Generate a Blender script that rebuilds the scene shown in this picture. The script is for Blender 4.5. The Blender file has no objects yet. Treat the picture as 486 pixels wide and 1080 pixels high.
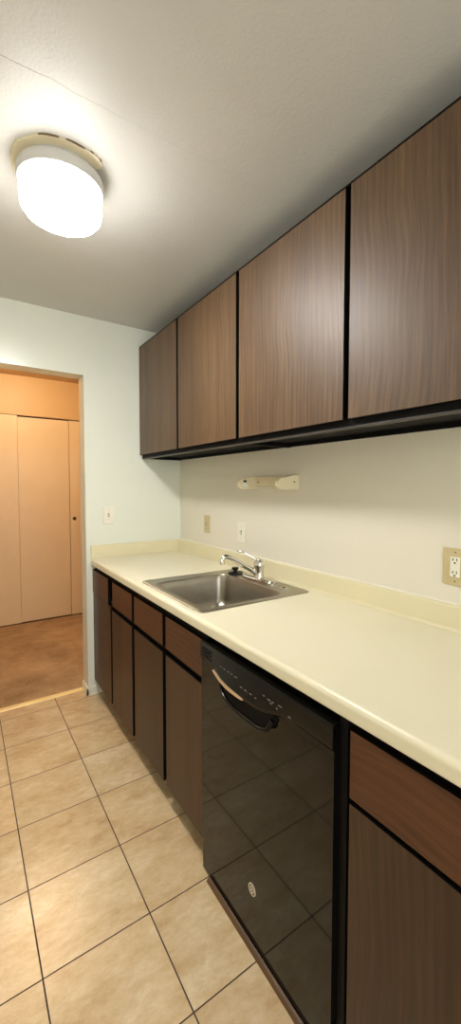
import bpy, bmesh, math, random
from mathutils import Vector, Matrix
random.seed(7)
S = bpy.context.scene
COL = S.collection
PI = math.pi

# ------------------------------------------------------------------ materials
def new_mat(name):
    m = bpy.data.materials.new(name); m.use_nodes = True
    nt = m.node_tree; nt.nodes.clear()
    out = nt.nodes.new('ShaderNodeOutputMaterial')
    b = nt.nodes.new('ShaderNodeBsdfPrincipled')
    nt.links.new(b.outputs[0], out.inputs[0])
    return m, nt, b
def N(nt, t, **kw):
    n = nt.nodes.new('ShaderNode' + t)
    for k, v in kw.items():
        if hasattr(n, k): setattr(n, k, v)
        else: n.inputs[k].default_value = v
    return n
def setin(n, **kw):
    for k, v in kw.items(): n.inputs[k.replace('_', ' ')].default_value = v
def lin(c):
    return tuple(((x/255)/12.92 if x/255 <= .04045 else (((x/255)+.055)/1.055)**2.4) for x in c) + (1,)
def mapping(nt, scale, loc=(0,0,0), rnd=False):
    tc = N(nt, 'TexCoord'); mp = N(nt, 'Mapping')
    mp.inputs['Scale'].default_value = scale; mp.inputs['Location'].default_value = loc
    nt.links.new(tc.outputs['Object'], mp.inputs[0])
    return mp.outputs[0]
def ramp(nt, fac, stops):
    r = N(nt, 'ValToRGB'); e = r.color_ramp.elements
    while len(e) < len(stops): e.new(.5)
    for i, (p, c) in enumerate(stops): e[i].position = p; e[i].color = c
    nt.links.new(fac, r.inputs[0]); return r.outputs[0]
def noise(nt, vec, scale, detail=4, rough=.5, dist=0):
    n = N(nt, 'TexNoise'); n.inputs['Scale'].default_value = scale; n.inputs['Detail'].default_value = detail
    n.inputs['Roughness'].default_value = rough; n.inputs['Distortion'].default_value = dist
    nt.links.new(vec, n.inputs['Vector']); return n.outputs['Fac']
def mathn(nt, op, a, b=None, c=None):
    n = N(nt, 'Math'); n.operation = op
    for i, x in enumerate((a, b, c)):
        if x is None: continue
        if isinstance(x, (int, float)): n.inputs[i].default_value = x
        else: nt.links.new(x, n.inputs[i])
    return n.outputs[0]
def mixc(nt, fac, a, b, mode='MIX'):
    n = N(nt, 'MixRGB'); n.blend_type = mode
    for i, x in enumerate((fac, a, b)):
        if isinstance(x, (int, float)): n.inputs[i].default_value = x
        elif isinstance(x, tuple): n.inputs[i].default_value = x
        else: nt.links.new(x, n.inputs[i])
    return n.outputs[0]
def bump(nt, b, h, strength, dist=.001):
    n = N(nt, 'Bump'); n.inputs['Strength'].default_value = strength; n.inputs['Distance'].default_value = dist
    nt.links.new(h, n.inputs['Height']); nt.links.new(n.outputs[0], b.inputs['Normal'])

def plain(name, rgb, rough=.5, metal=0, spec=.5, bscale=0, bstr=.1, var=.04, coat=0):
    m, nt, b = new_mat(name)
    v = mapping(nt, (1,1,1))
    n = noise(nt, v, 6, 3)
    c = lin(rgb); lo = tuple(x*(1-var) for x in c[:3])+(1,); hi = tuple(min(1, x*(1+var)) for x in c[:3])+(1,)
    nt.links.new(ramp(nt, n, [(.3, lo), (.7, hi)]), b.inputs['Base Color'])
    setin(b, Roughness=rough, Metallic=metal, Specular_IOR_Level=spec, Coat_Weight=coat)
    if bscale: bump(nt, b, noise(nt, v, bscale, 3), bstr)
    return m

def paint(name, rgb, bscale, bstr, rough=.55, spec=.35, var=.02):
    m, nt, b = new_mat(name)
    v = mapping(nt, (1,1,1))
    c = lin(rgb)
    n = noise(nt, v, 1.6, 5, .6)
    lo = tuple(x*(1-var) for x in c[:3])+(1,)
    nt.links.new(ramp(nt, n, [(.35, lo), (.65, c)]), b.inputs['Base Color'])
    setin(b, Roughness=rough, Specular_IOR_Level=spec)
    h = mathn(nt, 'ADD', noise(nt, v, bscale, 4), mathn(nt, 'MULTIPLY', noise(nt, v, 9, 3), 1.5))
    bump(nt, b, h, bstr, .002)
    return m

def wood(name, horiz=False, dark=(62,40,28), mid=(104,74,52), light=(132,98,72), rough=.36, spec=.5):
    m, nt, b = new_mat(name)
    info = N(nt, 'ObjectInfo')
    tc = N(nt, 'TexCoord')
    add = N(nt, 'VectorMath'); add.operation = 'ADD'
    sc = N(nt, 'VectorMath'); sc.operation = 'SCALE'; sc.inputs[0].default_value = (3.1, 7.7, 5.3)
    nt.links.new(info.outputs['Random'], sc.inputs['Scale'])
    nt.links.new(tc.outputs['Object'], add.inputs[0]); nt.links.new(sc.outputs[0], add.inputs[1])
    mp = N(nt, 'Mapping'); mp.inputs['Scale'].default_value = (9, .5, 9) if horiz else (9, 9, .5)
    lowv = N(nt, 'Mapping'); lowv.inputs['Scale'].default_value = (2.2, 2.2, 2.2)
    nt.links.new(add.outputs[0], lowv.inputs[0])
    wn = N(nt, 'TexNoise'); wn.inputs['Scale'].default_value = 1.0; wn.inputs['Detail'].default_value = 1.5
    nt.links.new(lowv.outputs[0], wn.inputs['Vector'])
    wa = N(nt, 'VectorMath'); wa.operation = 'MULTIPLY_ADD'; wa.inputs[1].default_value = (0, 0, .09) if horiz else (0, .09, 0)
    nt.links.new(wn.outputs['Color'], wa.inputs[0]); nt.links.new(add.outputs[0], wa.inputs[2])
    add = wa
    nt.links.new(add.outputs[0], mp.inputs[0]); v = mp.outputs[0]
    broad = noise(nt, v, .8, 3, .5, .6)
    mid_n = noise(nt, v, 6.5, 6, .66, .5)
    mp2 = N(nt, 'Mapping'); mp2.inputs['Scale'].default_value = (85, 1.8, 85) if horiz else (85, 85, 1.8)
    nt.links.new(add.outputs[0], mp2.inputs[0])
    fine = noise(nt, mp2.outputs[0], 3.2, 4, .6)
    # cathedral figure
    w = N(nt, 'TexWave'); w.wave_type = 'BANDS'; w.bands_direction = 'Y' if not horiz else 'Z'
    w.inputs['Scale'].default_value = 1.5; w.inputs['Distortion'].default_value = 7; w.inputs['Detail'].default_value = 2
    w.inputs['Detail Scale'].default_value = .7
    nt.links.new(v, w.inputs['Vector'])
    f = mathn(nt, 'ADD', mathn(nt, 'MULTIPLY', broad, .30), mathn(nt, 'MULTIPLY', mid_n, .34))
    f = mathn(nt, 'ADD', f, mathn(nt, 'MULTIPLY', w.outputs['Fac'], .05))
    f = mathn(nt, 'ADD', f, mathn(nt, 'MULTIPLY', fine, .31))
    c = ramp(nt, f, [(.34, lin(dark)), (.52, lin(mid)), (.70, lin(light))])
    nt.links.new(c, b.inputs['Base Color'])
    setin(b, Roughness=rough, Specular_IOR_Level=spec)
    rr = N(nt, 'MapRange'); rr.inputs['To Min'].default_value = rough-.05; rr.inputs['To Max'].default_value = rough+.08
    nt.links.new(mid_n, rr.inputs['Value']); nt.links.new(rr.outputs[0], b.inputs['Roughness'])
    bump(nt, b, fine, .10, .0006)
    return m

# floor tiles
TILE = .3124; TX = -.8616; TY = -.028
def tile_mat():
    m, nt, b = new_mat('travertine_tile')
    tc = N(nt, 'TexCoord'); sp = N(nt, 'SeparateXYZ'); nt.links.new(tc.outputs['Object'], sp.inputs[0])
    ux = mathn(nt, 'DIVIDE', mathn(nt, 'SUBTRACT', sp.outputs[0], TX), TILE)
    uy = mathn(nt, 'DIVIDE', mathn(nt, 'SUBTRACT', sp.outputs[1], TY), TILE)
    fx = mathn(nt, 'FRACT', ux); fy = mathn(nt, 'FRACT', uy)
    ix = mathn(nt, 'FLOOR', ux); iy = mathn(nt, 'FLOOR', uy)
    ex = mathn(nt, 'MINIMUM', fx, mathn(nt, 'SUBTRACT', 1, fx))
    ey = mathn(nt, 'MINIMUM', fy, mathn(nt, 'SUBTRACT', 1, fy))
    e = mathn(nt, 'MINIMUM', ex, ey)
    wob = mathn(nt, 'MULTIPLY', noise(nt, tc.outputs['Object'], 35, 2), .002)
    e = mathn(nt, 'ADD', e, wob)
    mr = N(nt, 'MapRange'); mr.inputs['From Min'].default_value = .0062; mr.inputs['From Max'].default_value = .0090
    nt.links.new(e, mr.inputs['Value']); mask = mr.outputs[0]
    cb = N(nt, 'CombineXYZ'); nt.links.new(ix, cb.inputs[0]); nt.links.new(iy, cb.inputs[1])
    wn = N(nt, 'TexWhiteNoise'); wn.noise_dimensions = '3D'; nt.links.new(cb.outputs[0], wn.inputs[0])
    off = N(nt, 'VectorMath'); off.operation = 'MULTIPLY_ADD'; off.inputs[1].default_value = (9, 9, 9)
    nt.links.new(wn.outputs['Color'], off.inputs[0]); nt.links.new(tc.outputs['Object'], off.inputs[2])
    rot = N(nt, 'Mapping'); rot.inputs['Rotation'].default_value = (0, 0, .6); rot.inputs['Scale'].default_value = (1, 1.7, 1)
    nt.links.new(off.outputs[0], rot.inputs[0])
    n1 = noise(nt, rot.outputs[0], 5.5, 10, .74, .15)
    n2 = noise(nt, rot.outputs[0], 26, 8, .75, .1)
    n3 = noise(nt, rot.outputs[0], 2.2, 2, .5, .5)
    f = mathn(nt, 'ADD', mathn(nt, 'MULTIPLY', n1, .55), mathn(nt, 'MULTIPLY', n2, .25))
    f = mathn(nt, 'ADD', f, mathn(nt, 'MULTIPLY', n3, .2))
    c = ramp(nt, f, [(.36, lin((182,150,108))), (.46, lin((204,177,136))), (.54, lin((215,192,153))), (.64, lin((230,214,182)))])
    hs = N(nt, 'HueSaturation')
    vr = N(nt, 'MapRange'); vr.inputs['To Min'].default_value = .93; vr.inputs['To Max'].default_value = 1.06
    nt.links.new(wn.outputs['Value'], vr.inputs['Value']); nt.links.new(vr.outputs[0], hs.inputs['Value']); nt.links.new(c, hs.inputs['Color'])
    # fine dark pits
    pit = ramp(nt, noise(nt, rot.outputs[0], 70, 3, .6), [(.24, (.55,.5,.42,1)), (.31, (1,1,1,1))])
    c2 = mixc(nt, .5, hs.outputs[0], pit, 'MULTIPLY')
    nt.links.new(mixc(nt, mask, lin((62,40,18)), c2), b.inputs['Base Color'])
    rg = N(nt, 'MapRange'); rg.inputs['To Min'].default_value = .85; rg.inputs['To Max'].default_value = .19
    nt.links.new(mask, rg.inputs['Value']); nt.links.new(rg.outputs[0], b.inputs['Roughness'])
    setin(b, Specular_IOR_Level=.8)
    h = mathn(nt, 'ADD', mathn(nt, 'MULTIPLY', mask, 1.0), mathn(nt, 'MULTIPLY', n2, 1.3))
    bump(nt, b, h, .42, .0014)
    return m

def carpet_mat():
    m, nt, b = new_mat('carpet_pile')
    v = mapping(nt, (1,1,1))
    n1 = noise(nt, v, 2.6, 7, .68, .1); n2 = noise(nt, v, 170, 3, .7)
    f = mathn(nt, 'ADD', mathn(nt, 'MULTIPLY', n1, .65), mathn(nt, 'MULTIPLY', n2, .35))
    nt.links.new(ramp(nt, f, [(.38, lin((152,122,88))), (.5, lin((182,150,112))), (.62, lin((204,172,132)))]), b.inputs['Base Color'])
    setin(b, Roughness=.95, Specular_IOR_Level=.1)
    bump(nt, b, n2, 1.0, .006)
    return m

def steel(name, rough=.28, rgb=(178,172,160), brushed=True):
    m, nt, b = new_mat(name)
    v = mapping(nt, (4, 90, 4) if brushed else (1,1,1))
    n = noise(nt, v, 5, 4, .6)
    c = lin(rgb)
    nt.links.new(ramp(nt, n, [(.3, tuple(x*.86 for x in c[:3])+(1,)), (.7, c)]), b.inputs['Base Color'])
    setin(b, Metallic=1.0, Roughness=rough)
    if brushed: bump(nt, b, n, .05, .0005)
    return m

def emissive(name, rgb, strength, side=None):
    m, nt, b = new_mat(name)
    setin(b, Base_Color=(.9,.9,.9,1), Roughness=.4)
    b.inputs['Emission Color'].default_value = rgb; b.inputs['Emission Strength'].default_value = strength
    if side is not None:      # the lamp inside faces down: the shade's flat bottom gives more light than its flank
        g = N(nt, 'NewGeometry'); sp = N(nt, 'SeparateXYZ'); nt.links.new(g.outputs['True Normal'], sp.inputs[0])
        mr = N(nt, 'MapRange'); mr.inputs['From Min'].default_value = 0; mr.inputs['From Max'].default_value = -1
        mr.inputs['To Min'].default_value = side; mr.inputs['To Max'].default_value = strength
        nt.links.new(sp.outputs[2], mr.inputs['Value']); nt.links.new(mr.outputs[0], b.inputs['Emission Strength'])
    return m

def ceiling_mat():
    m, nt, b = new_mat('ceiling_paint')
    tc = N(nt, 'TexCoord'); v = tc.outputs['Object']
    sp = N(nt, 'SeparateXYZ'); nt.links.new(v, sp.inputs[0])
    base = ramp(nt, noise(nt, v, 1.5, 5, .6), [(.35, lin((203,202,196))), (.65, lin((209,208,202)))])
    # hairline crack along a plasterboard joint, fading out away from the left wall
    wob = mathn(nt, 'MULTIPLY', mathn(nt, 'SUBTRACT', noise(nt, v, 7, 4, .6), .5), .035)
    d = mathn(nt, 'ABSOLUTE', mathn(nt, 'ADD', mathn(nt, 'ADD', sp.outputs[1], 1.566), wob))
    mr = N(nt, 'MapRange'); mr.inputs['From Min'].default_value = .0004; mr.inputs['From Max'].default_value = .0022
    mr.inputs['To Min'].default_value = 1; mr.inputs['To Max'].default_value = 0
    nt.links.new(d, mr.inputs['Value'])
    fx = N(nt, 'MapRange'); fx.inputs['From Min'].default_value = -.9; fx.inputs['From Max'].default_value = -1.17
    nt.links.new(sp.outputs[0], fx.inputs['Value'])
    crack = mathn(nt, 'MULTIPLY', mr.outputs[0], mathn(nt, 'MULTIPLY', fx.outputs[0], .6))
    nt.links.new(mixc(nt, crack, base, lin((120,104,80))), b.inputs['Base Color'])
    setin(b, Roughness=.42, Specular_IOR_Level=.4)
    h = mathn(nt, 'ADD', noise(nt, v, 110, 4, .6), mathn(nt, 'MULTIPLY', noise(nt, v, 14, 4), 1.2))
    h = mathn(nt, 'SUBTRACT', h, mathn(nt, 'MULTIPLY', mr.outputs[0], .8))
    bump(nt, b, h, .5, .002)
    return m

M = dict(
    wall=paint('wall_paint', (226,221,204), 130, .16, .5, .35),
    wallb=paint('wall_paint_back', (228,232,219), 130, .10, .24, .55),
    hallw=paint('hall_paint', (214,180,130), 120, .12, .46, .45),
    ceil=ceiling_mat(), tile=tile_mat(), carpet=carpet_mat(),
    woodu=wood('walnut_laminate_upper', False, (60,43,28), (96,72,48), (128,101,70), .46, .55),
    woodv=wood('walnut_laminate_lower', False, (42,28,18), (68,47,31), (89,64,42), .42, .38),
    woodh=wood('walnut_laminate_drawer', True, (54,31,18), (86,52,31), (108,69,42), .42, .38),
    dark=plain('stained_frame', (9,8,8), .6, var=.2, spec=.15),
    lip=plain('cabinet_rail_edge', (62,56,50), .45, var=.15),
    counter=plain('counter_laminate', (230,224,196), .30, var=.012, spec=.45),
    splash=plain('splash_laminate', (225,216,180), .34, var=.015, spec=.4),
    steel=steel('brushed_steel', .32), chrome=steel('chrome', .07, (225,222,214), False),
    blackgloss=plain('black_gloss_enamel', (13,12,11), .055, spec=.30, var=.1),
    blackpl=plain('black_plastic', (6,6,6), .18, spec=.3, var=.15),
    blackmat=plain('black_matt', (7,7,8), .6, spec=.2, var=.1),
    rubber=plain('black_rubber', (12,13,15), .35, spec=.5),
    mark=plain('panel_print', (120,120,116), .4),
    badge=plain('badge_silver', (230,215,190), .3, metal=.2),
    lipglint=plain('reflection_satin', (226,196,158), .3, metal=.6),
    badgein=plain('badge_dark', (70,58,44), .3, metal=.4),
    ivory=plain('ivory_plastic', (222,208,160), .35, var=.02),
    beige=plain('beige_plate', (198,182,138), .35, var=.03),
    white=plain('white_plastic', (232,230,214), .35, var=.02),
    cream=plain('cream_plastic', (226,214,180), .35, var=.03),
    dot=plain('dark_slot', (50,40,28), .6, var=.1),
    base=plain('baseboard_paint', (226,222,204), .4, var=.03, bscale=40),
    closet=plain('closet_door_paint', (232,208,168), .42, var=.02, bscale=60, bstr=.05),
    gapd=plain('closet_gap', (70,34,14), .8),
    pan=plain('lamp_pan_enamel', (205,203,198), .35, var=.02),
    crack=plain('crack_shadow', (120,100,70), .9, var=.1),
    torn=plain('torn_plaster', (246,234,204), .8, var=.12, bscale=60, bstr=.5),
    brass=plain('threshold_metal', (244,218,150), .35, metal=.1, var=.12, bscale=50),
    kick=plain('shoe_strip_wood', (84,58,28), .5, var=.2),
    toe=plain('toe_kick', (38,26,18), .6, var=.2),
    glow=emissive('lamp_glass', (1.0, .975, .95, 1), 66, 6),
    hglow=emissive('hall_lamp_glass', (1.0, .71, .43, 1), 120),
)

# ------------------------------------------------------------------ mesh helpers
def box(bm, x0, x1, y0, y1, z0, z1, bev=0, seg=2):
    r = bmesh.ops.create_cube(bm, size=1)
    vs = r['verts']
    for v in vs:
        v.co = Vector(((x0+x1)/2+v.co.x*abs(x1-x0), (y0+y1)/2+v.co.y*abs(y1-y0), (z0+z1)/2+v.co.z*abs(z1-z0)))
    if bev:
        es = {e for v in vs for e in v.link_edges}
        bmesh.ops.bevel(bm, geom=list(es), offset=bev, segments=seg, profile=.5, affect='EDGES')
def prism(bm, pts, axis, a0, a1):
    """pts: closed outline of 2D points; axis extruded along. x:(y,z) y:(x,z) z:(x,y)"""
    def P(p, a):
        return {'x': (a, p[0], p[1]), 'y': (p[0], a, p[1]), 'z': (p[0], p[1], a)}[axis]
    A = [bm.verts.new(P(p, a0)) for p in pts]; B = [bm.verts.new(P(p, a1)) for p in pts]
    n = len(pts)
    for i in range(n): bm.faces.new((A[i], A[(i+1)%n], B[(i+1)%n], B[i]))
    bm.faces.new(A); bm.faces.new(B[::-1])
def loft(bm, loops, close_first=False, close_last=False):
    R = [[bm.verts.new(p) for p in l] for l in loops]
    n = len(R[0])
    for a, b in zip(R, R[1:]):
        for i in range(n): bm.faces.new((a[i], a[(i+1)%n], b[(i+1)%n], b[i]))
    if close_first: bm.faces.new(R[0][::-1])
    if close_last: bm.faces.new(R[-1])
def rrect(x0, x1, y0, y1, r, z, k=6):
    pts = []
    for cx, cy, a0 in ((x1-r, y1-r, 0), (x0+r, y1-r, 90), (x0+r, y0+r, 180), (x1-r, y0+r, 270)):
        for i in range(k+1):
            a = math.radians(a0+90*i/k); pts.append((cx+r*math.cos(a), cy+r*math.sin(a), z))
    return pts
def circ(c, r, z, n=48, axis='z', sy=1):
    o = []
    for i in range(n):
        a = 2*PI*i/n; u, v = r*math.cos(a), r*sy*math.sin(a)
        o.append({'z': (c[0]+u, c[1]+v, z), 'x': (z, c[0]+u, c[1]+v), 'y': (c[0]+u, z, c[1]+v)}[axis])
    return o
def lathe(bm, c, prof, n=48, axis='z', cf=True, cl=True):
    loft(bm, [circ(c, r, z, n, axis) for r, z in prof], cf, cl)
def tube(bm, pts, rad, n=12, cap=True, flat=1.0):
    pts = [Vector(p) for p in pts]
    rads = rad if isinstance(rad, (list, tuple)) else [rad]*len(pts)
    loops = []; ref = Vector((0, 1, 0))
    for i, p in enumerate(pts):
        t = (pts[min(i+1, len(pts)-1)]-pts[max(i-1, 0)]).normalized()
        if abs(t.dot(ref)) > .95: ref = Vector((0, 0, 1))
        s = t.cross(ref).normalized(); u = s.cross(t).normalized(); ref = u
        loops.append([p + s*rads[i]*math.cos(2*PI*k/n)*flat + u*rads[i]*math.sin(2*PI*k/n) for k in range(n)])
    loft(bm, loops, cap, cap)
def smooth_path(pts, k=8):
    pts = [Vector(p) for p in pts]; P = [pts[0]]+pts+[pts[-1]]; out = []
    for i in range(1, len(P)-2):
        for j in range(k):
            t = j/k; a, b, c, d = P[i-1:i+3]
            out.append(.5*((2*b)+(-a+c)*t+(2*a-5*b+4*c-d)*t*t+(-a+3*b-3*c+d)*t**3))
    out.append(pts[-1]); return out

def obj(name, bm, mat, parent=None, smooth=False, angle=35):
    me = bpy.data.meshes.new(name)
    bmesh.ops.recalc_face_normals(bm, faces=bm.faces[:])
    # world position of the parent chain
    off = Vector((0,0,0)); p = parent
    while p: off += p.location; p = p.parent
    o = bpy.data.objects.new(name, me)
    if parent: o.parent = parent
    # own origin at the mesh centre
    xs = [v.co for v in bm.verts]
    lo = Vector([min(c[i] for c in xs) for i in range(3)]); hi = Vector([max(c[i] for c in xs) for i in range(3)])
    c = Vector(((lo.x+hi.x)/2, (lo.y+hi.y)/2, lo.z)) if not KEEP[0] else Vector((0,0,0))
    bmesh.ops.translate(bm, verts=bm.verts, vec=-c)
    o.location = c - off
    if smooth:
        o.modifiers.new('normals', 'WEIGHTED_NORMAL').keep_sharp = True
        for f in bm.faces: f.smooth = True
        for e in bm.edges:
            if len(e.link_faces) == 2 and e.calc_face_angle(0) > math.radians(angle): e.smooth = False
    bm.to_mesh(me); bm.free()
    me.materials.append(mat)
    COL.objects.link(o)
    return o
KEEP = [False]
def BM(): return bmesh.new()
def B(name, mat, parent, *boxes, bev=0, seg=2, smooth=None):
    bm = BM()
    for b in boxes: box(bm, *b, bev=bev, seg=seg)
    return obj(name, bm, mat, parent, smooth=bool(bev) if smooth is None else smooth)
def thing(name, loc, label, cat, group=None):
    o = bpy.data.objects.new(name, None); o.empty_display_size = .05
    o.location = loc; COL.objects.link(o)
    o['label'] = label; o['category'] = cat
    if group: o['group'] = group
    return o
def struct(name, bm, mat):
    KEEP[0] = True
    o = obj(name, bm, mat); KEEP[0] = False
    o['kind'] = 'structure'; return o
def sbox(name, mat, *boxes):
    bm = BM()
    for b in boxes: box(bm, *b)
    return struct(name, bm, mat)

# ------------------------------------------------------------------ the room
ZC = 2.474
WIN = 17
XL = -2.05; YR = -4.3; WT = .13; YH = 1.862
OX = -.672; OX2 = -1.50; OZ = 2.102
sbox('floor', M['tile'], (XL, .0, YR, .105, -.05, 0))
sbox('ceiling', M['ceil'], (XL, .0, YR, 0, ZC, ZC+.08))
sbox('wall_right', M['wall'], (0, .12, YR, WT, -.05, ZC+.08))
sbox('wall_left', M['wall'], (XL-.12, XL, YR, WT, -.05, ZC+.08))
WX0, WX1, WZ0, WZ1 = -1.85, -.25, .55, 2.15      # window added in the rear wall, behind the camera, to carry fill light
sbox('wall_rear', M['wall'], (XL-.12, WX0, YR-.12, YR, -.05, ZC+.08), (WX1, .12, YR-.12, YR, -.05, ZC+.08),
     (WX0, WX1, YR-.12, YR, -.05, WZ0), (WX0, WX1, YR-.12, YR, WZ1, ZC+.08))
sbox('added_window_1', M['white'], (WX0, WX1, YR-.08, YR-.04, WZ0, WZ0+.05), (WX0, WX1, YR-.08, YR-.04, WZ1-.05, WZ1),
     (WX0, WX0+.05, YR-.08, YR-.04, WZ0, WZ1), (WX1-.05, WX1, YR-.08, YR-.04, WZ0, WZ1), ((WX0+WX1)/2-.02, (WX0+WX1)/2+.02, YR-.08, YR-.04, WZ0, WZ1))
ld = bpy.data.lights.new('rear_fill_light', 'AREA'); ld.shape = 'RECTANGLE'; ld.size = 1.5; ld.size_y = 1.5  # unseen area light, added to brighten the kitchen from behind the camera
ld.energy = WIN; ld.color = (.96, .99, 1.0)
lo_ = bpy.data.objects.new('rear_fill_light', ld); COL.objects.link(lo_)
lo_.location = ((WX0+WX1)/2, YR-.10, (WZ0+WZ1)/2); lo_.rotation_euler = (math.radians(90), 0, 0)
sbox('wall_back', M['wallb'], (OX, 0, 0, WT, -.05, ZC+.08), (XL, OX2, 0, WT, -.05, ZC+.08), (OX2, OX, 0, WT, OZ, ZC+.08))
# hallway beyond the opening
HX0 = -2.6; HX1 = .55
sbox('floor_hall', M['carpet'], (HX0, HX1, .105, YH+.1, -.05, .004))
sbox('ceiling_hall', M['hallw'], (HX0, HX1, WT, YH+.75, ZC, ZC+.08))
sbox('wall_hall', M['hallw'], (HX1, HX1+.1, WT, YH+.7, -.05, ZC), (HX0-.1, HX0, WT, YH+.7, -.05, ZC),
     (.12, HX1, WT-.02, WT, -.05, ZC), (HX0, XL-.12, WT-.02, WT, -.05, ZC),
     (HX0, HX1, YH, YH+.1, 2.090, ZC), (.38, HX1, YH, YH+.1, -.05, 2.090), (HX0, -1.75, YH, YH+.1, -.05, 2.090),
     (HX0, HX1, YH+.6, YH+.7, -.05, ZC))
# threshold strip and baseboard stub
bm = BM(); prism(bm, [(.088, 0), (.092, .005), (.108, .008), (.124, .008), (.132, .004), (.132, 0)], 'x', OX2, OX)
th = struct('trim_1', bm, M['brass'])
bm = BM()
prof = lambda d: [(0, 0), (d, 0), (d, .040), (d*.55, .052), (0, .055)]
# along the opening reveal (outline in x,z) and along the kitchen face
prism(bm, [(OX-a, z) for a, z in prof(.011)], 'y', -.011, WT)
prism(bm, [(-a, z) for a, z in prof(.011)], 'x', OX-.011, -.562)
struct('baseboard_back', bm, M['base'])

# ------------------------------------------------------------------ closet sliding doors in the hall
def closet(x0, x1, y, z1, label, pull=None):
    t = thing('closet_door', ((x0+x1)/2, y, .012), label, 'sliding door', 'sliding closet doors across the hallway')
    B('door_panel', M['closet'], t, (x0, x1, y, y+.022, .012, z1), bev=.0015)
    if pull:
        px, pz = pull
        bm = BM(); lathe(bm, (px, pz), [(.017, y-.0015), (.019, y-.003), (.022, y-.001), (.022, y+.001)], 24, 'y', False, False)
        bm2 = bm; h = obj('finger_pull', bm2, M['beige'], t, True)
        bm = BM(); lathe(bm, (px, pz), [(.0005, y-.0008), (.017, y-.0012), (.017, y)], 24, 'y')
        obj('pull_recess', bm, M['badgein'], h)
closet(-1.36, -.865, YH+.012, 2.088, 'cream sliding closet door at the left edge of the doorway view', None)
closet(-.862, -.394, YH+.030, 2.078, 'wide cream sliding closet door in the middle of the doorway view', None)
closet(-.391, .36, YH+.014, 2.080, 'cream sliding closet door with a small round finger pull', (-.350, 1.046))
B('closet_track', M['gapd'], None, (-1.75, .38, YH+.03, YH+.075, 2.082, 2.089)); o = bpy.data.objects['closet_track']
o.name = 'trim_2'; o['kind'] = 'structure'
o = B('trim_3', M['gapd'], None, (-1.75, .38, YH+.006, YH+.07, .004, .008)); o['kind'] = 'structure'

# ------------------------------------------------------------------ base cabinets
XF = -.6354        # door faces
DT = .018
def base_carcass(t, y0, y1, endl=False, sink=None):
    """open box of panels, y0 > y1; face frame dark behind the doors"""
    xb = XF+DT
    zt = .869
    for a, b in ((y0-.018, y0-.001), (y1+.001, y1+.018)):      # side panels notched for the toe space
        B('side_panel', M['dark'], t, (xb+.02, -.004, a, b, .105, zt), (-.545, -.004, a, b, .0, .105))
    B('bottom_panel', M['dark'], t, (xb+.02, -.004, y1+.018, y0-.018, .10, .116))
    B('toe_kick', M['toe'], t, (-.560, -.545, y1+.018, y0-.018, .0, .10))
def frame(t, y0, y1, mids, zd=.684):
    xb = XF+DT+.0005
    bx = [(xb, xb+.019, y1, y0, .101, .118), (xb, xb+.019, y1, y0, .828, .869), (xb, xb+.019, y1, y0, zd-.02, zd+.02),
          (xb, xb+.019, y0-.03, y0, .118, .828), (xb, xb+.019, y1, y1+.03, .118, .828)]
    for m in mids: bx.append((xb, xb+.019, m-.025, m+.025, .118, .828))
    B('face_frame', M['dark'], t, *bx)
def edged(o):
    o.data.materials.append(M['dark'])          # the sawn edges of the fronts are stained nearly black
    for p in o.data.polygons:
        if abs(p.normal.x) < .5: p.material_index = 1
    return o
def front(t, name, mat, y0, y1, z0, z1, xf=XF):
    return edged(B(name, mat, t, (xf, xf+DT, y1, y0, z0, z1), bev=.0012))

ct = thing('base_cabinet', (-.32, -.39, 0), 'dark walnut base cabinet with two doors and two drawers, beside the doorway', 'cabinet', 'walnut base cabinets under the counter')
base_carcass(ct, -.001, -.788); frame(ct, -.001, -.788, [-.40])
front(ct, 'drawer_front', M['woodh'], -.003, -.352, .688, .842)
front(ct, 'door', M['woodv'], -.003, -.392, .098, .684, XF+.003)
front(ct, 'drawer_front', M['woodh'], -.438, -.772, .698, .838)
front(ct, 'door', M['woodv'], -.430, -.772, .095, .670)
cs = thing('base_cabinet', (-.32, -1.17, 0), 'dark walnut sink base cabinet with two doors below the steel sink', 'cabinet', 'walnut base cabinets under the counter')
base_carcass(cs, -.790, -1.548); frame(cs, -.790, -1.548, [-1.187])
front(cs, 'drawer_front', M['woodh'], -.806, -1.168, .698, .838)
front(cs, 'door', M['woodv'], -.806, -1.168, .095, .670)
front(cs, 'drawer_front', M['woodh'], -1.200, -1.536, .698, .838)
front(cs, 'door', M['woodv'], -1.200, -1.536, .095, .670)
cr = thing('base_cabinet', (-.32, -2.53, 0), 'reddish walnut base cabinet in the near right corner, right of the dishwasher', 'cabinet', 'walnut base cabinets under the counter')
YE = -2.86
base_carcass(cr, -2.216, YE); frame(cr, -2.216, YE, [])
front(cr, 'drawer_front', M['woodh'], -2.224, YE+.006, .690, .846)
front(cr, 'door', M['woodv'], -2.224, YE+.006, .095, .677)

# ------------------------------------------------------------------ counter with backsplash
tp = thing('countertop', (-.32, -1.4, .871), 'long cream laminate countertop with a rounded front edge and low backsplash', 'countertop')
XC = -.6461; ZT = .914; ZB = .871
def prof_front(xb):
    pts = [(xb, ZB), (XC+.006, ZB)]
    for i in range(5):
        a = math.radians(-90 - 90*i/4); pts.append((XC+.006+.006*math.cos(a), ZB+.006+.006*math.sin(a)))
    R = .015
    for i in range(8):
        a = math.radians(180 - 90*i/7); pts.append((XC+R+R*math.cos(a), ZT-R+R*math.sin(a)))
    pts.append((xb, ZT)); return pts
bm = BM()
SY0, SY1, SX0, SX1 = -.862, -1.462, -.596, -.074     # sink cut-out
prism(bm, prof_front(SX0), 'y', -.001, YE)
box(bm, SX0, -.001, SY0, -.001, ZB, ZT); box(bm, SX0, -.001, YE, SY1, ZB, ZT)
box(bm, SX1, -.001, SY1, SY0, ZB, ZT)
top = obj('worktop', bm, M['counter'], tp, True, 30)
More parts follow.
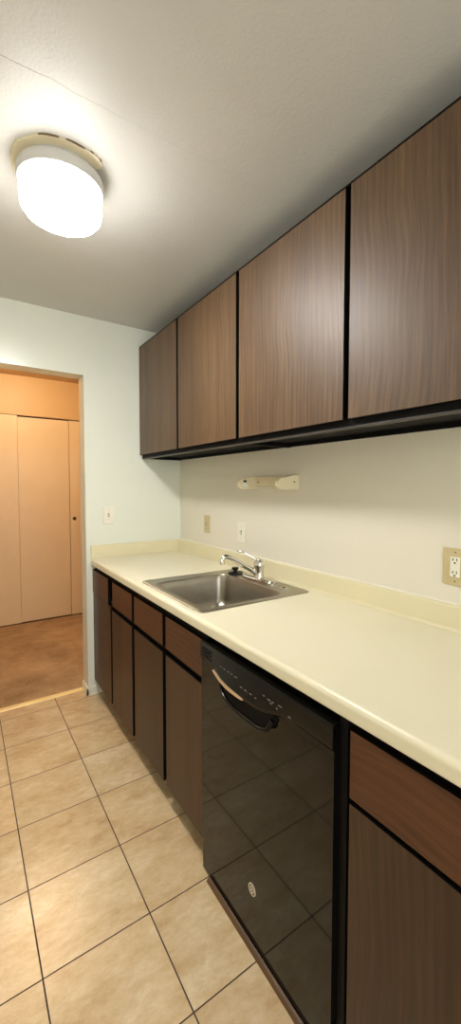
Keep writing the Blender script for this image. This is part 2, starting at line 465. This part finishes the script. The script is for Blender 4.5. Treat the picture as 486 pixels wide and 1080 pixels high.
def splash_profile(d):
    z1 = 1.0
    return [(0, ZT), (-d-.012, ZT+.0004), (-d-.006, ZT+.002), (-d-.002, ZT+.006), (-d, ZT+.012), (-d, z1-.007), (-d+.002, z1-.002), (-d+.007, z1), (0, z1)]
bm = BM(); prism(bm, [(x-.001, z) for x, z in splash_profile(.02)], 'y', -.003, YE)
obj('backsplash', bm, M['splash'], tp, True, 50)
bm = BM(); prism(bm, [(y-.001, z) for y, z in splash_profile(.02)], 'x', XC+.002, -.0215)
obj('backsplash', bm, M['splash'], tp, True, 50)

rg_ = random.Random(5)
bm = BM(); ys = [-.02-(2.82)*i/140 for i in range(141)]
tube(bm, [(-.0015, y, 1.0005+rg_.uniform(-.0008, .0014)) for y in ys], [.0034+rg_.uniform(-.0012, .0016) for _ in ys], 6)
obj('caulk_bead', bm, M['white'], tp, True, 80)
# ------------------------------------------------------------------ sink
sk = thing('kitchen_sink', (-.335, -1.16, ZT), 'single-bowl stainless steel sink set into the cream countertop', 'sink')
bm = BM()
z0 = ZT+.0006
loft(bm, [rrect(-.612, -.056, -1.478, -.846, .022, z0),
          rrect(-.6115, -.0565, -1.4775, -.8465, .022, z0+.003),
          rrect(-.606, -.062, -1.472, -.852, .020, z0+.0055),
          rrect(-.600, -.068, -1.466, -.858, .018, z0+.0035),
          rrect(-.584, -.176, -1.448, -.918, .050, z0+.0030),
          rrect(-.580, -.180, -1.444, -.922, .048, z0+.0035),
          rrect(-.575, -.185, -1.439, -.927, .046, z0-.003),
          rrect(-.570, -.190, -1.433, -.933, .045, ZT-.030),
          rrect(-.560, -.200, -1.422, -.944, .045, ZT-.125),
          rrect(-.553, -.207, -1.414, -.952, .045, ZT-.148),
          rrect(-.538, -.222, -1.398, -.968, .045, ZT-.162),
          rrect(-.510, -.250, -1.370, -.996, .045, ZT-.166),
          rrect(-.430, -.330, -1.230, -1.130, .045, ZT-.170)], False, True)
bowl = obj('basin', bm, M['steel'], sk, True, 40)
so = bowl.modifiers.new('thick', 'SOLIDIFY'); so.thickness = -.0009; so.offset = 1
so.thickness = .0009; so.offset = -1
bm = BM(); lathe(bm, (-.38, -1.18), [(.044, ZT-.169), (.044, ZT-.166), (.036, ZT-.1655), (.030, ZT-.168), (.012, ZT-.1685), (.010, ZT-.165), (.002, ZT-.164)], 32)
obj('drain_strainer', bm, M['chrome'], sk, True)
bm = BM(); lathe(bm, (-.128, -1.372), [(.022, z0+.003), (.022, z0+.006), (.016, z0+.009), (.004, z0+.010)], 32)
cap = obj('hole_cover', bm, M['chrome'], sk, True)
bm = BM(); tube(bm, [(-.128, -1.360, z0+.012), (-.128, -1.386, z0+.013)], .003, 8)
obj('cover_nut', bm, M['chrome'], cap, True)

# ------------------------------------------------------------------ faucet
FX, FY, FZ = -.112, -1.155, ZT+.0040
fc = thing('kitchen_faucet', (FX, FY, FZ), 'chrome single-lever kitchen faucet on the back deck of the sink', 'faucet')
bm = BM()
loft(bm, [rrect(FX-.029, FX+.029, FY-.130, FY+.130, .028, FZ, 8), rrect(FX-.029, FX+.029, FY-.130, FY+.130, .028, FZ+.006, 8),
          rrect(FX-.024, FX+.024, FY-.125, FY+.125, .0235, FZ+.013, 8), rrect(FX-.016, FX+.016, FY-.115, FY+.115, .0155, FZ+.016, 8)], True, True)
obj('deck_plate', bm, M['chrome'], fc, True)
bm = BM(); lathe(bm, (FX, FY), [(.029, FZ+.012), (.0275, FZ+.022), (.0245, FZ+.030), (.024, FZ+.058), (.0265, FZ+.062), (.0275, FZ+.078), (.0255, FZ+.093), (.018, FZ+.104), (.004, FZ+.109)], 32)
obj('faucet_body', bm, M['chrome'], fc, True)
bm = BM()
path = smooth_path([(FX-.012, FY, FZ+.034), (FX-.05, FY+.006, FZ+.060), (FX-.11, FY+.014, FZ+.097), (FX-.155, FY+.02, FZ+.124), (FX-.178, FY+.024, FZ+.131), (FX-.193, FY+.026, FZ+.127), (FX-.199, FY+.027, FZ+.112)], 6)
tube(bm, path, [.0135 - .004*i/(len(path)-1) for i in range(len(path))], 14)
sp_ = obj('spout', bm, M['chrome'], fc, True)
bm = BM(); lathe(bm, (FX-.199, FY+.027), [(.0105, FZ+.094), (.0125, FZ+.096), (.0125, FZ+.114), (.010, FZ+.117)], 20)
obj('aerator', bm, M['chrome'], sp_, True)
bm = BM()
path = smooth_path([(FX+.002, FY, FZ+.096), (FX-.018, FY+.010, FZ+.108), (FX-.048, FY+.026, FZ+.128), (FX-.075, FY+.040, FZ+.146)], 6)
n = len(path); tube(bm, path, [.0095-.0055*math.sin(PI*.5*min(1, i/(n*.6))) for i in range(n)], 10)
tube(bm, [(FX-.062, FY+.034, FZ+.139), (FX-.072, FY+.038, FZ+.146), (FX-.092, FY+.044, FZ+.149), (FX-.104, FY+.047, FZ+.149)], [.004, .011, .010, .003], 10, True, .45)
obj('lever_handle', bm, M['chrome'], fc, True)

st = thing('sink_stopper', (-.126, -.955, ZT+.005), 'black rubber sink stopper lying on the steel sink deck', 'sink stopper')
bm = BM(); lathe(bm, (-.126, -.955), [(.036, ZT+.0042), (.040, ZT+.006), (.040, ZT+.010), (.034, ZT+.0135), (.018, ZT+.016), (.006, ZT+.0165)], 32)
obj('stopper_disc', bm, M['rubber'], st, True)
bm = BM(); lathe(bm, (-.126, -.955), [(.010, ZT+.014), (.010, ZT+.024), (.0175, ZT+.026), (.019, ZT+.030), (.019, ZT+.036), (.015, ZT+.039), (.003, ZT+.0395)], 24)
obj('stopper_knob', bm, M['rubber'], st, True)

# ------------------------------------------------------------------ dishwasher
XD = -.650
DY0, DY1 = -1.553, -2.190
dw = thing('dishwasher', (-.35, -1.87, 0), 'glossy black built-in dishwasher between the walnut base cabinets', 'dishwasher')
B('tub_casing', M['blackmat'], dw, (-.612, -.02, -2.208, -1.556, .02, .862))
B('mounting_flange', M['blackmat'], dw, (-.632, -.6125, -2.214, DY1-.001, .03, .862))
bm = BM()
# door panel slightly bowed outwards
pts = [(XD+.038, .120), (XD+.0015, .120), (XD, .1235), (XD, .783), (XD+.038, .783)]
prism(bm, pts, 'y', DY0, DY1)
dp = obj('door', bm, M['blackgloss'], dw)
bm = BM()
prism(bm, [(XD+.030, .008), (XD+.006, .008), (XD+.004, .012), (XD+.004, .1165), (XD+.030, .1165)], 'y', DY0, DY1)
obj('lower_panel', bm, M['blackgloss'], dw)
# control panel: sloped face with lit top edge, lower edge swells over the handle
bm = BM()
YS = [DY0 + (DY1-DY0)*i/40 for i in range(41)]
loops = []
for y in YS:
    u = (y-DY0)/(DY1-DY0)
    b = math.exp(-((u-.42)/.26)**4)
    zb = .784 - .034*b
    xo = XD-.003-.008*b
    loops.append([(XD+.036, y, .846), (XD+.004, y, .846), (XD-.002, y, .8455), (XD-.004, y, .842), (xo-.003, y, zb+.016), (xo-.002, y, zb+.006), (xo+.004, y, zb), (XD+.036, y, zb)])
loft(bm, loops, True, True)
cp = obj('control_panel', bm, M['blackpl'], dw, True, 30)
for k in range(3):
    z = .826-.012*k
    B('vent_slot', M['blackmat'], cp, (XD-.0085, XD-.003, -1.632, -1.568, z-.0025, z+.0025))
def panel_x(y, z):
    u = (y-DY0)/(DY1-DY0); b = math.exp(-((u-.42)/.26)**4); zb = .784-.034*b; xo = XD-.003-.008*b
    t = (.842-z)/(.842-(zb+.016)); return (XD-.004)*(1-t)+(xo-.003)*t
marks = [(-1.700, .806, .006), (-1.722, .806, .010), (-1.745, .806, .006), (-1.765, .806, .008), (-1.790, .806, .012)]
marks += [(-1.822, .788, .011), (-1.846, .788, .011), (-1.872, .788, .010), (-1.897, .787, .006), (-1.672, .788, .006)]
marks += [(-1.932, .808, .007), (-1.955, .806, .013), (-1.972, .806, .008), (-2.002, .808, .014), (-1.990, .797, .006), (-1.965, .800, .008)]
marks += [(-2.040, .796, .010)]
for (y, z, w) in marks:
    x = panel_x(y, z)
    B('panel_marking', M['mark'], cp, (x-.0008, x+.0006, y-w/2, y+w/2, z-.0011, z+.0011))
# recessed scoop and the bow handle
bm = BM()
out = []
for i in range(25):
    u = i/24; y = -1.668 - .318*u
    out.append((y, .757 - .058*math.sin(PI*min(1, max(0, u)))**.55))
out += [(-1.986, .765), (-1.668, .765)]
prism(bm, out, 'x', XD-.003, XD+.002)
obj('handle_recess', bm, M['blackmat'], dw)
bm = BM()
path = smooth_path([(XD-.004, -1.690, .756), (XD-.010, -1.702, .738), (XD-.016, -1.735, .720), (XD-.018, -1.790, .711), (XD-.018, -1.880, .711), (XD-.018, -1.925, .714), (XD-.014, -1.955, .726), (XD-.004, -1.968, .752)], 6)
tube(bm, path, .0075, 12, True)
obj('bow_handle', bm, M['blackpl'], dw, True)
bm = BM()  # bright strip standing in for the reflection along the panel's lower lip
loops = []
for i in range(21):
    y = -1.652-.185*i/20; x = panel_x(y, .775); u = (y-DY0)/(DY1-DY0); zb = .784-.034*math.exp(-((u-.42)/.26)**4)
    hh = .0045*math.sin(PI*i/20)**.5+.0004
    loops.append([(x+.003, y, zb+.006+hh), (x-.0035, y, zb+.006+hh), (x-.0045, y, zb+.006-hh), (x+.003, y, zb+.006-hh)])
loft(bm, loops, True, True)
obj('lip_reflection', bm, M['lipglint'], dw, True, 50)
# maker's round badge: ring, dark field, curly monogram strokes
bx, by, bz = XD-.001, -1.868, .187
bm = BM(); loft(bm, [circ((by, bz), r, x, 40, 'x') for r, x in ((.0175, bx+.001), (.0175, bx-.001), (.0145, bx-.001), (.0145, bx+.0005))])
bd = obj('maker_badge', bm, M['badge'], dw, True)
bm = BM(); lathe(bm, (by, bz), [(.0145, bx+.001), (.0145, bx-.0002), (.001, bx-.0002)], 32, 'x'); obj('badge_field', bm, M['badgein'], bd)
bm = BM()
for s in (1, -1):
    pth = [(bx-.001, by+s*.0055+.0048*math.cos(a), bz+.0052*math.sin(a)) for a in [math.radians(40+i*27) for i in range(11)]]
    tube(bm, pth, .0011, 6)
tube(bm, smooth_path([(bx-.001, by+.002, bz-.004), (bx-.001, by+.0005, bz-.0095), (bx-.001, by-.004, bz-.0085)], 4), .001, 6)
tube(bm, smooth_path([(bx-.001, by-.001, bz+.004), (bx-.001, by+.0005, bz+.0095), (bx-.001, by+.004, bz+.0085)], 4), .001, 6)
obj('badge_monogram', bm, M['badge'], bd, True)
# wood strip lying along the foot of the dishwasher
bm = BM(); prism(bm, [(XD-.010, .0005), (XD-.010, .006), (XD-.004, .012), (XD+.002, .014), (XD+.002, .0005)], 'y', -1.604, DY1-.01)
ws = obj('floor_strip', bm, M['kick'])
ws['label'] = 'thin brown wooden strip on the tiles along the foot of the dishwasher'; ws['category'] = 'wood strip'

# ------------------------------------------------------------------ wall cabinets
XU = -.3077; ZU0, ZU1 = 1.582, 2.350
def wall_cab(y0, y1, mid, label, doors):
    t = thing('wall_cabinet', (-.15, (y0+y1)/2, ZU0), label, 'cabinet', 'walnut wall cabinets over the counter')
    xb = XU+.018
    B('side_panel', M['dark'], t, (xb+.02, -.002, y0-.017, y0-.001, ZU0, ZU1))
    B('side_panel', M['dark'], t, (xb+.02, -.002, y1+.001, y1+.017, ZU0, ZU1))
    B('bottom_panel', M['dark'], t, (xb+.02, -.002, y1+.017, y0-.017, ZU0+.020, ZU0+.034))
    B('top_panel', M['dark'], t, (xb+.02, -.002, y1+.017, y0-.017, ZU1-.014, ZU1))
    B('back_rail', M['dark'], t, (-.016, -.002, y1+.017, y0-.017, ZU0+.002, ZU0+.020))
    fb = [(xb+.0005, xb+.0195, y1, y0, ZU0+.003, ZU0+.05), (xb+.0005, xb+.0195, y1, y0, ZU1-.05, ZU1), (xb+.0005, xb+.0195, y0-.03, y0, ZU0+.05, ZU1-.05),
          (xb+.0005, xb+.0195, y1, y1+.03, ZU0+.05, ZU1-.05), (xb+.0005, xb+.0195, mid-.03, mid+.03, ZU0+.05, ZU1-.05)]
    B('face_frame', M['dark'], t, *fb)
    B('bottom_rail', M['lip'], t, (xb-.002, xb+.0195, y1, y0, ZU0-.003, ZU0+.003), bev=.001)
    B('top_rail', M['dark'], t, (XU+.001, xb, y1+.002, y0-.002, 2.3415, 2.3475))
    for (a, b) in doors:
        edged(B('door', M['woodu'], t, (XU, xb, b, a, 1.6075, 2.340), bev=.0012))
    return t
wall_cab(-.004, -1.254, -.624, 'walnut wall cabinet with two narrower doors, farther one beside the doorway wall', [(-.006, -.611), (-.632, -1.241)])
wall_cab(-1.255, -2.545, -1.896, 'larger walnut wall cabinet nearest the camera, with a white sheen on its doors', [(-1.266, -1.886), (-1.909, -2.532)])

# ------------------------------------------------------------------ paper towel holder
pt = thing('paper_towel_holder', (0, -1.16, 1.40), 'empty beige plastic paper towel holder screwed to the wall above the sink', 'paper towel holder')
B('back_bar', M['cream'], pt, (-.020, -.001, -1.325, -.975, 1.392, 1.443), bev=.004)
for yy, inner in ((-.985, True), (-1.318, False)):
    bm = BM()
    outl = [(-.002, 1.378), (-.002, 1.446)] if not inner else [(-.002, 1.382), (-.002, 1.444)]
    L = .132
    pts = [(-.001, 1.446), (-.03, 1.446), (-.07, 1.436), (-L+.012, 1.430)]
    for i in range(7):
        a = math.radians(90+180*i/6); pts.append((-L+.020+.020*math.cos(a), 1.402+.024*math.sin(a)))
    pts += [(-.09, 1.374), (-.03, 1.376), (-.001, 1.378)]
    prism(bm, pts, 'y', yy-.009, yy+.009)
    bmesh.ops.bevel(bm, geom=[e for e in bm.edges if abs(e.calc_face_angle(0)) > .8], offset=.003, segments=2, affect='EDGES')
    arm = obj('arm', bm, M['cream'], pt, True, 40)
    if inner:
        bm = BM(); lathe(bm, (-.090, 1.398), [(.014, yy-.0085), (.014, yy-.018), (.010, yy-.020), (.001, yy-.020)], 20, 'y')
        obj('roller_socket', bm, M['white'], arm, True)
        B('socket_slot', M['dot'], arm, (-.100, -.080, yy-.0102, yy-.008, 1.412, 1.424))
    else:
        bm = BM(); lathe(bm, (-.030, 1.412), [(.004, yy-.008), (.004, yy-.0105), (.001, yy-.0105)], 12, 'y')
        obj('screw', bm, M['dot'], arm, True)
B('screw', M['dot'], pt, (-.0215, -.0195, -1.022, -1.014, 1.408, 1.416), bev=.001)

# ------------------------------------------------------------------ switches and outlets
def plate_on(axis, c, z, w, h, name, label, cat, mat, kind, tmat):
    """axis 'x': on the right wall (faces -x, c is y); axis 'y': on the back wall (faces -y, c is x)"""
    loc = (0, c, z-h/2) if axis == 'x' else (c, 0, z-h/2)
    t = thing(name, loc, label, cat)
    def bxs(d0, d1, a0, a1, z0, z1):
        return (-d1, -d0, c+a0, c+a1, z0, z1) if axis == 'x' else (c+a0, c+a1, -d1, -d0, z0, z1)
    B('cover_plate', mat, t, bxs(.0005, .0065, -w/2, w/2, z-h/2, z+h/2), bev=.0028, seg=3)
    if kind == 'toggle':
        B('toggle_slot', M['dot'], t, bxs(.0060, .0068, -.0055, .0055, z-.0125, z+.0125))
        bm = BM()
        q = [(.006, z-.009), (.020, z+.006), (.019, z+.011), (.006, z+.004)]
        if axis == 'x': prism(bm, [(-a, b) for a, b in q], 'y', c-.004, c+.004)
        else: prism(bm, [(-a, b) for a, b in q], 'x', c-.004, c+.004)
        obj('toggle', bm, tmat, t)
        for zz in (z-.030, z+.030): B('screw', M['dot'] if mat is M['beige'] else M['beige'], t, bxs(.006, .0075, -.0025, .0025, zz-.0025, zz+.0025), bev=.0008)
    elif kind == 'duplex':
        for zz in (z-.0195, z+.0195):
            f = B('receptacle', tmat, t, bxs(.006, .0085, -.0165, .0165, zz-.0135, zz+.0135), bev=.002)
            for a in (-.0065, .0065): B('blade_slot', M['dot'], f, bxs(.0082, .0088, a-.0012, a+.0012, zz-.002, zz+.007))
            B('ground_slot', M['dot'], f, bxs(.0082, .0088, -.0025, .0025, zz-.010, zz-.0055))
        B('screw', M['beige'], t, bxs(.006, .0075, -.0025, .0025, z-.0025, z+.0025), bev=.0008)
    else:
        f = B('receptacle', tmat, t, bxs(.006, .0095, -.0168, .0168, z-.0335, z+.0335), bev=.0015)
        for zz in (z-.021, z+.021):
            for a in (-.0065, .0065): B('blade_slot', M['dot'], f, bxs(.0092, .0098, a-.0016, a+.0016, zz-.001, zz+.008))
            B('ground_slot', M['dot'], f, bxs(.0092, .0098, -.003, .003, zz-.010, zz-.0045))
        B('test_button', M['white'], f, bxs(.0092, .0105, -.007, .007, z-.006, z-.001), bev=.0005)
        B('reset_button', M['white'], f, bxs(.0092, .0105, -.007, .007, z+.001, z+.006), bev=.0005)
        for zz in (z-.0485, z+.0485): B('screw', M['dot'], t, bxs(.006, .0075, -.0022, .0022, zz-.0022, zz+.0022), bev=.0008)
plate_on('y', -.525, 1.197, .072, .116, 'light_switch', 'white toggle light switch on the wall beside the doorway', 'light switch', M['white'], 'toggle', M['white'])
plate_on('x', -.414, 1.141, .072, .116, 'light_switch', 'yellowed beige toggle switch on the right wall, near the room corner', 'light switch', M['beige'], 'toggle', M['ivory'])
plate_on('x', -.832, 1.122, .078, .118, 'light_switch', 'off-white toggle switch above the backsplash, behind the faucet', 'light switch', M['white'], 'toggle', M['white'])
plate_on('x', -2.112, 1.125, .086, .124, 'wall_outlet', 'beige wall outlet with white receptacle at the right edge above the counter', 'outlet', M['beige'], 'gfci', M['white'])

# ------------------------------------------------------------------ ceiling lamp
LX, LY = -1.02, -1.235
lp = thing('ceiling_lamp', (LX, LY, ZC), 'round white drum ceiling lamp, lit, on the kitchen ceiling', 'ceiling lamp')
bm = BM(); lathe(bm, (LX, LY), [(.118, ZC-.0005), (.122, ZC-.012), (.134, ZC-.020), (.1375, ZC-.028), (.1385, ZC-.052), (.135, ZC-.060), (.1315, ZC-.061), (.129, ZC-.050), (.127, ZC-.030), (.05, ZC-.028)], 72, cf=True, cl=True)
obj('lamp_pan', bm, M['pan'], lp, True, 35)
bm = BM(); lathe(bm, (LX, LY), [(.110, ZC-.031), (.1245, ZC-.034), (.1280, ZC-.052), (.1300, ZC-.065), (.1300, ZC-.120), (.1270, ZC-.138), (.1150, ZC-.154), (.0900, ZC-.163), (.05, ZC-.166), (.002, ZC-.167)], 72)
obj('glass_shade', bm, M['glow'], lp, True, 60)
# torn plaster round the pan
bm = BM()
A0, A1 = 128, 318
inn, outr = [], []
K = 90
rng = random.Random(3)
for i in range(K+1):
    a = math.radians(A0+(A1-A0)*i/K)
    u = i/K
    r = .150 + .013*math.exp(-((u-.05)/.1)**2) + .012*math.exp(-((u-.93)/.12)**2) + .0022*math.sin(u*37) + rng.uniform(-.0016, .0016)
    if u > .985: r = .146
    if u < .02: r = .142
    outr.append((LX+r*math.cos(a), LY+r*math.sin(a))); inn.append((LX+.118*math.cos(a), LY+.118*math.sin(a)))
prism(bm, inn+outr[::-1], 'z', ZC-.0045, ZC-.0002)
tpb = obj('torn_plaster', bm, M['torn'], bpy.data.objects['ceiling'])
bm = BM()
for (ua, ub, rr) in ((.56, .68, .154), (.72, .83, .156), (.86, .95, .163)):
    K2 = 10; p1 = []; p2 = []
    for i in range(K2+1):
        a = math.radians(A0+(A1-A0)*(ua+(ub-ua)*i/K2)); w = .0004*math.sin(PI*i/K2)+.0001; r = rr+rng.uniform(-.001, .001)
        p1.append((LX+(r-w)*math.cos(a), LY+(r-w)*math.sin(a))); p2.append((LX+(r+w)*math.cos(a), LY+(r+w)*math.sin(a)))
    prism(bm, p1+p2[::-1], 'z', ZC-.0050, ZC-.0001)
obj('plaster_crack', bm, M['crack'], bpy.data.objects['ceiling'])

# hall ceiling lamp, out of the photograph's view but the source of the warm light
HLX, HLY = -.87, .95
hl = thing('ceiling_lamp', (HLX, HLY, ZC), 'small warm dome lamp on the hallway ceiling', 'ceiling lamp')
bm = BM(); lathe(bm, (HLX, HLY), [(.13, ZC-.0005), (.135, ZC-.018), (.125, ZC-.020), (.05, ZC-.020)], 40); obj('lamp_pan', bm, M['pan'], hl, True)
bm = BM(); lathe(bm, (HLX, HLY), [(.060, ZC-.021), (.066, ZC-.04), (.060, ZC-.070), (.035, ZC-.090), (.002, ZC-.096)], 40); obj('glass_shade', bm, M['hglow'], hl, True, 60)

# ------------------------------------------------------------------ world, camera, view
w = bpy.data.worlds.new('World'); S.world = w; w.use_nodes = True
w.node_tree.nodes['Background'].inputs[0].default_value = (.5, .5, .5, 1); w.node_tree.nodes['Background'].inputs[1].default_value = 0.0
cam = bpy.data.cameras.new('Camera'); co = bpy.data.objects.new('Camera', cam); COL.objects.link(co)
S.camera = co
r = Vector((0.8138191116211508, -0.5811071909753855, 0.0035897293571856806))
u = Vector((0.024294246431572252, 0.040193772440749835, 0.9988965162854977))
f = Vector((0.5806102334186705, 0.8128338657152999, -0.04682802148114845))
Mx = Matrix((( r.x, u.x, -f.x, -1.3274), (r.y, u.y, -f.y, -2.8281), (r.z, u.z, -f.z, 1.3856), (0,0,0,1)))
co.matrix_world = Mx
cam.sensor_fit = 'VERTICAL'; cam.sensor_height = 36; cam.sensor_width = 36
cam.lens = 434.57/1080*36
cam.shift_x = (243-269.8)/1080; cam.shift_y = (534.41-540)/1080
cam.clip_start = .02; cam.clip_end = 50
S.view_settings.view_transform = 'Standard'; S.view_settings.look = 'None'
S.view_settings.gamma = 1; S.view_settings.use_curve_mapping = False
S.view_settings.exposure = 1.1
